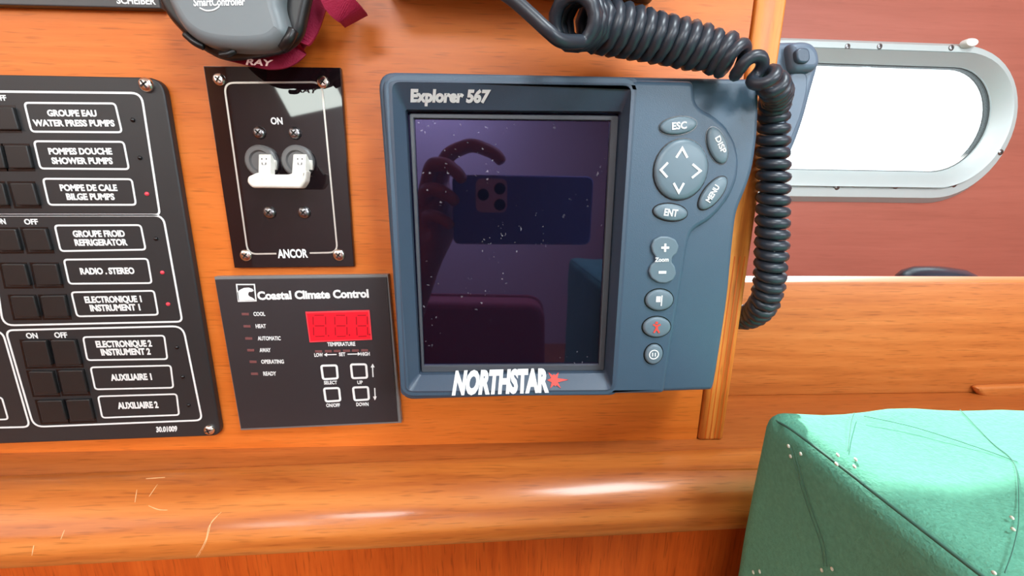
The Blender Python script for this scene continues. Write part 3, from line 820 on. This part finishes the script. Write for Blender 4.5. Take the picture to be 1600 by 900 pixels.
# ================================================================== COILED CORD
def coiled_cord():
    ax = [(894,33,-.056,.0086,.0052),(903,34,-.050,.0086,.0052),(925,38,-.042,.0086,.0052),(985,51,-.038,.0082,.0053),(1060,67,-.037,.0076,.0053),(1120,82,-.039,.0070,.0053),(1143,91,-.042,.0062,.0062),(1167,101,-.046,.0048,.0092),(1190,117,-.050,.0038,.0100),(1209,134,-.042,.0040,.0085),(1214,149,-.024,.0048,.0066),(1208,170,-.015,.0056,.0063),
          (1207.5,220,-.012,.0058,.0063),(1208,300,-.012,.0059,.0063),(1205,400,-.011,.0059,.0063),(1202,440,-.009,.0059,.0062),(1194,472,-.003,.0058,.0060),(1176,492,.011,.0057,.0060),(1150,497,.027,.0056,.0060),(1128,496,.036,.0055,.006),(1080,490,.044,.0055,.006),(1030,480,.048,.0055,.006)]
    A = [(*P(a, c, y), r_, p_) for a, c, y, r_, p_ in ax]
    sp = spline(A, 40)
    # resample by turn angle
    ph = 0.0
    t0 = (Vector(sp[1][:3]) - Vector(sp[0][:3])).normalized()
    nrm = Vector((0, 0, -1)); nrm = (nrm - t0 * nrm.dot(t0)).normalized()
    t = t0
    pts = []
    STEP = 0.00022
    acc = 0
    prev = Vector(sp[0][:3])
    for i in range(len(sp) - 1):
        a, c = Vector(sp[i][:3]), Vector(sp[i+1][:3])
        L_ = (c - a).length
        k = max(1, int(L_ / STEP))
        t2 = (c - a).normalized() if L_ > 1e-9 else t
        q = t.rotation_difference(t2); nrm = q @ nrm; nrm = (nrm - t2 * nrm.dot(t2)).normalized(); t = t2
        bn = t.cross(nrm)
        for j in range(k):
            f = j / k
            r_ = sp[i][3] + (sp[i+1][3] - sp[i][3]) * f; pi_ = sp[i][4] + (sp[i+1][4] - sp[i][4]) * f
            ph += 2 * math.pi * (L_ / k) / pi_
            pts.append(a.lerp(c, f) + (nrm * math.cos(ph) - bn * math.sin(ph)) * r_)
    # straight lead from above, meeting the first turn at its foot
    s = pts[0]
    lead = [(*P(770, -22, -.060),), (*P(800, -2, -.062),), (*P(832, 26, -.064),), (*P(858, 50, -.065),), (*P(878, 64, -.063),)]
    lead.append(tuple(pts[3]))
    ld = spline(lead, 8)[:-1]
    allp = [Vector(p) for p in ld] + pts[4::2]
    nl = len(ld); k_ = len(allp)
    tr = [0.0026 if i < nl else 0.0027 + 0.0004 * max(0, min(1, ((i - nl) / (k_ - nl) - 0.52) * 8)) for i in range(k_)]
    o = tube_mb(MB(), allp, tr, 10).build('coiled_cord', M['cord'], None, True)
    return tag(o, 'black coiled cord that runs over the top of the chartplotter and hangs down beside it', 'cord')
coiled_cord()

# ================================================================== HANDSET
def handset():
    y0, y1 = 0.010, 0.042
    t = thing('radio_handset', (P(1245, 250, y0).x, y0, P(1240, 262, y0).z), 'dark blue-grey radio handset hanging beside the post in front of the porthole', 'handset')
    body = pp([(1196,66),(1229,62.5),(1264,63),(1281,78),(1283,100),(1279,115),(1270,147),(1260,185),(1247,222),(1234,250),(1218,276),(1198,276)], y0)
    plate('body', [rp(body, [.006,.006,.006,.006,.004,.01,.02,.02,.02,.02,.006,.004], 5)], y0, y1, M['handset'], t, 0.0045, 4)
    face = pp([(1234,112),(1262,112),(1262,140),(1252,180),(1238,216),(1226,240),(1228,180)], y0 - 0.001)
    plate('grip_face', [rp(face, .004, 4)], y0 - 0.0012, y0 + 0.003, M['handset'], t, 0.0011, 2)
    cap = pp([(1232,68),(1250,64),(1268,66),(1279,80),(1281,100),(1272,112),(1238,112),(1234,90)], y0 - 0.004)
    plate('head_cap', [rp(cap, .005, 5)], y0 - 0.0055, y0 + 0.006, M['handset'], t, 0.0035, 4)
    btn = pp([(1243,80),(1250,74),(1264,75),(1266,92),(1261,99),(1245,98)], y0 - 0.007)
    plate('button', [rp(btn, .003, 4)], y0 - 0.0075, y0 - 0.004, M['gps_dark'], t, 0.001, 2)
handset()

# ================================================================== REMOTE CONTROL, LANYARD
def remote():
    t = thing('remote_control', (P(350, 88, 0).x, 0, P(350, 88, -.03).z), 'grey handheld remote control with a black rubber rim above the glossy switch plate', 'remote control')
    yr = -0.030
    rim = pp([(214,-120),(470,-130),(488,-30),(476,22),(471,47),(461,64),(441,79),(395,88),(352,91),(335,88),(307.5,73),(285,54),(258,25),(243,-3),(226,-50)], yr)
    plate('rubber_rim', [rp(rim, .006, 5)], yr, -0.0235, M['rubber'], t, 0.0031, 4)
    back = pp([(250,-120),(430,-126),(430,0),(420,40),(390,60),(340,55),(300,25),(270,-20)], -0.0235)
    plate('back_housing', [rp(back, .006, 5)], -0.0237, -0.0005, M['rubber'], t, 0.002, 3)
    ys = -0.036
    sh = pp([(236,-120),(436,-126),(440,-30),(437,6),(444,28),(449,46),(447,56),(428,72.5),(400,77),(370,77),(340,74),(315,67.5),(290,50),(275,28),(262,1),(246,-50)], ys)
    plate('shell', [rp(sh, .004, 5)], ys - 0.002, yr + 0.004, M['remote_grey'], t, 0.0045, 5)
    # grips moulded in the rim
    tube_mb(MB(), spline([P(440,75,yr-.002), P(451,62,yr-.004), P(459,46,yr-.003)], 6), [.0008] + [.0022] * 11 + [.0008], 10).build('rim_grip', M['rubber'], t, True)
    tube_mb(MB(), spline([P(288,52,yr-.003), P(304,66,yr-.003), P(320,74,yr-.002)], 6), [.0006] + [.0015] * 11 + [.0006], 10).build('rim_grip', M['rubber'], t, True)
    tube_mb(MB(), spline([P(343,87,yr-.003), P(356,85,yr-.004), P(368,79,yr-.003)], 6), [.0005] + [.0012] * 11 + [.0005], 10).build('rim_grip', M['rubber'], t, True)
    yt = ys - 0.0021
    mb = MB()
    write(mb, 'SmartController', (303,9.5), (384,8), 12, yt, bold=0.025, shear=0.2)
    stroke_mb(mb, [tuple(q) for q in spline(pp([(312,12),(322,16.5),(334,15.5),(343,10)], yt), 6)], 0.0005, yt)
    mb.build('lettering', M['white_print'], t)
remote()
def ribbon(mb, path, width_dir, w, th=0.0012):
    """webbing band: path of points, a width direction per point"""
    V = [Vector(p) for p in path]; vs = []; k = len(V)
    for i in range(k):
        t = (V[min(i+1, k-1)] - V[max(i-1, 0)]).normalized()
        d = Vector(width_dir[i] if isinstance(width_dir, list) else width_dir); d = (d - t * d.dot(t)).normalized()
        n = t.cross(d).normalized()
        vs += [V[i] + d*w/2 + n*th/2, V[i] - d*w/2 + n*th/2, V[i] - d*w/2 - n*th/2, V[i] + d*w/2 - n*th/2]
    fs = [(i*4 + j, i*4 + (j+1) % 4, (i+1)*4 + (j+1) % 4, (i+1)*4 + j) for i in range(k-1) for j in range(4)]
    fs += [(0,1,2,3), tuple((k-1)*4 + j for j in range(4))]
    return mb.add(vs, fs)
def lanyard():
    t = thing('lanyard', (P(470, 90, -.012).x, -.012, P(470, 95, -.012).z), 'burgundy webbing lanyard with pale print looped behind the grey remote control', 'lanyard')
    mb = MB()
    # one band falls along the remote's right side and turns under it
    path = spline([P(500,-60,-.018), P(496,-20,-.018), P(488,12,-.018), P(474,48,-.018), P(452,79,-.019), P(424,88,-.0205), P(390,82,-.0212), P(350,72,-.0212)], 8)
    wd = []
    for q in range(len(path)):
        f = max(0, min(1, (q - 22) / 14)); wd.append((1 - f, 0.05, 0.55 + 0.45 * f))
    ribbon(mb, path, wd, 0.0115)
    mb.build('side_band', M['burgundy'], t)
    mb = MB()
    path = spline([P(520,-60,-.030), P(519,-25,-.029), P(526,2,-.027), P(545,20,-.024), P(556,32,-.018)], 8)
    ribbon(mb, path, (1, -0.15, 0.45), 0.0125)
    mb.build('loose_end', M['burgundy'], t)
    mb = MB()
    path = spline([P(507,-40,-.014), P(503,6,-.014), P(490,42,-.014), P(470,78,-.015), P(448,96,-.016)], 8)
    tube_mb(mb, path, 0.0011, 8)
    mb.build('stitched_edge', M['burgundy'], t, True)
    mb = MB(); write(mb, 'RAY', (384,101), (428,103.5), 9.5, -.0268, bold=0.03, shear=0.25); mb.build('lettering', M['pink_print'], t)
lanyard()

# ================================================================== THINGS ALONG THE TOP
def radio():
    z0 = P(900, 3.2, 0).z
    x0, x1 = P(606, 2, 0).x, P(1015, 4, 0).x
    t = thing('radio', ((x0 + x1) / 2, 0, z0), 'black radio case at the top of the panel, only its underside edge in view', 'radio')
    link('case', box_mesh((x0, -0.045, z0), (x1, 0.0, z0 + 0.06), 0.0012, 2), M['radio_black'], t, True, 35)
    for dx in (0.012, 0.030):
        link('foot', box_mesh((x1 - dx - 0.008, -0.014, z0 - 0.0008), (x1 - dx, -0.004, z0 + 0.001), 0.0003, 1), M['slot'], t, True, 35)
radio()
def instrument():
    Y = -0.004
    t = thing('instrument_panel', (P(120, 18, 0).x, 0, P(120, 17, 0).z), 'dark grey instrument plate at the top left corner, its lower edge lettered in white', 'instrument panel')
    plate('faceplate', [pp([(-230,8),(262,19.2),(240,-110),(-230,-120)], 0)], Y, 0.0, M['instrument_grey'], t, 0.0006, 2)
    lettering([('SCHEIBER', (183,5.5),(244,7), 10.5)], Y - 0.00002, M['white_print'], t, bold=0.03)
instrument()

# ================================================================== SHELF THINGS ON THE RIGHT
def shelf_case():
    y = 0.115
    c = P(1462, 420, y)
    a = P(1412, 434, y)
    rx = (P(1515, 434, y).x - a.x) / 2
    mb = MB(); n, k = 28, 10
    top, base = c.z + 0.002, ZL
    vs = []
    cx = a.x + rx
    prof = [(0.92, base), (1.0, base + 0.01), (1.0, a.z - 0.006), (0.97, a.z), (0.86, a.z + (top - a.z) * 0.45), (0.62, a.z + (top - a.z) * 0.82), (0.3, top - 0.0006), (0.01, top)]
    for r_, z in prof:
        for i in range(n):
            q = 2 * math.pi * i / n
            vs.append((cx + r_ * rx * math.cos(q), y + r_ * 0.026 * math.sin(q), z))
    fs = [(j*n + i, j*n + (i+1) % n, (j+1)*n + (i+1) % n, (j+1)*n + i) for j in range(len(prof) - 1) for i in range(n)]
    fs += [tuple(range(n)), tuple((len(prof) - 1) * n + i for i in range(n))]
    mb.add(vs, fs)
    tag(mb.build('canister', M['case_black'], None, True, 50), 'rounded black object peeping over the pale edge of the hull shelf', 'canister')
shelf_case()
def chock():
    y = 0.0525
    pts = pp([(1526,606.5),(1534,604),(1640,600),(1700,636),(1600,634),(1562,633),(1543,627),(1530,615)], y)
    o = plate('locker_catch', [rp(pts, .004, 5)], y, 0.0578, M['plank_wood'], None, 0.003, 4)
    tag(o, 'round-ended reddish wooden piece low on the plank behind the green cushion', 'wood block')
chock()

# ================================================================== GREEN CUSHION
def cushion():
    zt_, xl, yf = -0.0965, 0.1285, -0.0625
    t = thing('seat_cushion', (0.33, -0.26, -0.46), 'mint green quilted cushion with cream stitch marks in the lower right corner', 'cushion')
    me = box_mesh((xl, -0.46, -0.46), (0.62, yf, zt_), 0.010, 5)
    bm = bmesh.new(); bm.from_mesh(me)
    for f in range(40):
        x = xl + 0.02 + f * 0.011
        bmesh.ops.bisect_plane(bm, geom=bm.verts[:] + bm.edges[:] + bm.faces[:], plane_co=(x, 0, 0), plane_no=(1, 0, 0))
    for f in range(34):
        bmesh.ops.bisect_plane(bm, geom=bm.verts[:] + bm.edges[:] + bm.faces[:], plane_co=(0, yf - 0.012 - f * 0.011, 0), plane_no=(0, 1, 0))
    for f in range(30):
        bmesh.ops.bisect_plane(bm, geom=bm.verts[:] + bm.edges[:] + bm.faces[:], plane_co=(0, 0, zt_ - 0.012 - f * 0.011), plane_no=(0, 0, 1))
    from mathutils import noise as ns
    for v in bm.verts:
        p = v.co * 28
        v.co += Vector((ns.noise(p), ns.noise(p + Vector((9, 0, 0))), ns.noise(p + Vector((0, 9, 0))))) * 0.0022
        if v.co.z > zt_ - 0.02: v.co.z += 0.0015 * math.sin(v.co.x * 55 + 1) * math.sin(v.co.y * 50)
    bm.to_mesh(me); bm.free()
    link('cover', me, M['cushion'], t, True)
    def on_top(px, py): return PZ(px, py, zt_ + 0.0012)
    def on_side(px, py): return PX(px, py, xl - 0.0012)
    # seam along the near-left edge
    edge = spline([Vector((xl + 0.004, yf - 0.009, zt_ - 0.003)), Vector((xl + 0.0022, -0.085, zt_ - 0.0002)), Vector((xl + 0.002, -0.115, zt_ + 0.0002)), Vector((xl + 0.002, -0.15, zt_)), Vector((xl + 0.002, -0.45, zt_))], 10)
    tube_mb(MB(), edge, 0.00055, 8).build('seam', M['thread'], t, True)
    mb = MB()
    def crease(fn, pts):
        tube_mb(mb, spline([fn(*p) for p in pts], 6), 0.00013, 6)
    crease(on_side, [(1241,705),(1252,745),(1266,790),(1287,850),(1292,885)])
    crease(on_side, [(1236,700),(1247,745),(1261,790),(1282,850),(1287,885)])
    crease(on_top, [(1325,705),(1330,660),(1335,645)])
    crease(on_top, [(1350,650),(1430,668),(1530,700),(1590,722)])
    crease(on_top, [(1500,640),(1548,690),(1585,725),(1592,800),(1585,850),(1570,895)])
    mb.build('quilting_thread', M['thread'], t, True)
    def tufts(fn, pts, ang):
        fl = MB()
        for px, py in pts:
            c = fn(px, py); a = fn(px + 3.2 * math.cos(ang), py + 3.2 * math.sin(ang)); e = fn(px - 3.2 * math.cos(ang), py - 3.2 * math.sin(ang))
            tube_mb(fl, [e, e.lerp(c, 0.4), c, c.lerp(a, 0.6), a], [0.0002, 0.00045, 0.0005, 0.00045, 0.0002], 8)
        fl.build('stitch_mark', M['floss'], t, True)
    tufts(on_side, ((1232,697),(1235,713),(1251,709)), 1.3)
    tufts(on_side, ((1284,891),(1300,889)), 1.4)
    tufts(on_side, ((1177,894),(1187,893)), 1.4)
    tufts(on_top, ((1309,711),(1307,725)), 1.0)
    tufts(on_top, ((1337,718),(1335,729)), 1.0)
    tufts(on_top, ((1581,809),(1583,827)), 0.9)
    tufts(on_top, ((1553,895),), 0.9)
cushion()

# ================================================================== THINGS SEEN IN THE DARK SCREEN
def phone():
    yb = -DC - 0.045
    t = thing('phone', (0.056, yb, -0.053), 'blue phone held sideways, mirrored in the dark chartplotter screen', 'phone')
    plate('body', [rp([(-0.045, -0.053), (0.118, -0.053), (0.118, 0.026), (-0.045, 0.026)], 0.009, 8)], yb - 0.0085, yb - 0.0012, M['phone_blue'], t, 0.002, 3)
    plate('camera_island', [rp([(-0.018, -0.016), (0.018, -0.016), (0.018, 0.022), (-0.018, 0.022)], 0.008, 6)], yb - 0.0014, yb, M['phone_grey'], t, 0.0005, 2)
    for x, z in ((0.0095, 0.011), (-0.0095, 0.004), (0.0095, -0.007)):
        if abs(x) < 0.001: continue
        lathe_mb(MB(), (x, yb, z), [(0.0066, -0.0002), (0.0066, 0.0005), (0.0058, 0.0005), (0.0054, 0.0002), (0.0002, 0.0002)], 24).build('lens', M['gloss_black'], t, True, 40)
M['phone_blue'] = mat('blue_phone_back', (0.16, 0.34, 0.85), 0.35)
M['phone_grey'] = mat('pale_camera_island', (0.75, 0.75, 0.85), 0.3)
M['maroon'] = mat('maroon_seat_cloth', (0.34, 0.07, 0.07), 0.7, var=0.08, vscale=300)
M['skin'] = mat('skin', (0.55, 0.27, 0.19), 0.5, var=0.05, vscale=80)
phone()
def hand():
    V = [((-.062,-.268,-.02),.026), ((-.088,-.288,-.085),.021), ((-.14,-.34,-.20),.030), ((-.20,-.42,-.36),.038)]
    E = [(0,1),(1,2),(2,3)]
    def chain(root, pts):
        k = root
        for p in pts:
            V.append(p); E.append((k, len(V) - 1)); k = len(V) - 1
    chain(0, [((-.064,-.258,.020),.013), ((-.050,-.246,.050),.0095), ((-.022,-.240,.060),.0085), ((.004,-.2375,.050),.0078), ((.014,-.237,.039),.0068)])
    chain(0, [((-.074,-.258,.014),.013), ((-.068,-.240,.038),.0095), ((-.050,-.2285,.036),.0085), ((-.036,-.2240,.026),.0075), ((-.030,-.2240,.016),.0066)])
    chain(0, [((-.078,-.262,-.006),.013), ((-.075,-.240,.010),.0092), ((-.058,-.2260,.008),.0082), ((-.044,-.2235,.000),.0073), ((-.038,-.2240,-.008),.0064)])
    chain(0, [((-.078,-.266,-.028),.012), ((-.074,-.243,-.020),.0082), ((-.060,-.2285,-.022),.0074), ((-.049,-.2245,-.028),.0066), ((-.044,-.2245,-.034),.0058)])
    chain(0, [((-.050,-.278,-.012),.013), ((-.026,-.276,-.004),.0105), ((.000,-.266,-.004),.0092), ((.018,-.256,-.008),.0076)])
    me = bpy.data.meshes.new('hand'); me.from_pydata([(v[0][0], v[0][1] - 0.0442, v[0][2]) for v in V], E, [])
    o = bpy.data.objects.new('person', me); COL.objects.link(o)
    md = o.modifiers.new('s', 'SKIN'); md.use_smooth_shade = True
    for i, d in enumerate(me.skin_vertices[0].data):
        d.radius = (V[i][1], V[i][1]); d.use_root = (i == 0)
    sb = o.modifiers.new('d', 'SUBSURF'); sb.levels = 2; sb.render_levels = 2
    dg = bpy.context.evaluated_depsgraph_get(); dg.update()
    m2 = bpy.data.meshes.new_from_object(o.evaluated_get(dg))
    bpy.data.objects.remove(o)
    o = link('person', m2, M['skin'], None, True)
    tag(o, 'person whose hand curls round the end of the blue phone, mirrored in the dark screen', 'person')
hand()
def backrest():
    t = thing('saloon_seat', (-0.25, -0.95, -0.9), 'maroon upholstered seat back, mirrored at the foot of the dark screen', 'seat')
    o2 = rp([(-0.75, -0.95), (0.17, -0.95), (0.15, -0.285), (-0.75, -0.27)], [.02, .02, .05, .03], 8)
    plate('backrest', [o2], -0.95, -0.86, M['maroon'], t, 0.018, 4)
    tube_mb(MB(), [(x, -0.945, z) for x, z in o2], 0.006, 8).build('piping', M['maroon'], t, True)
backrest()
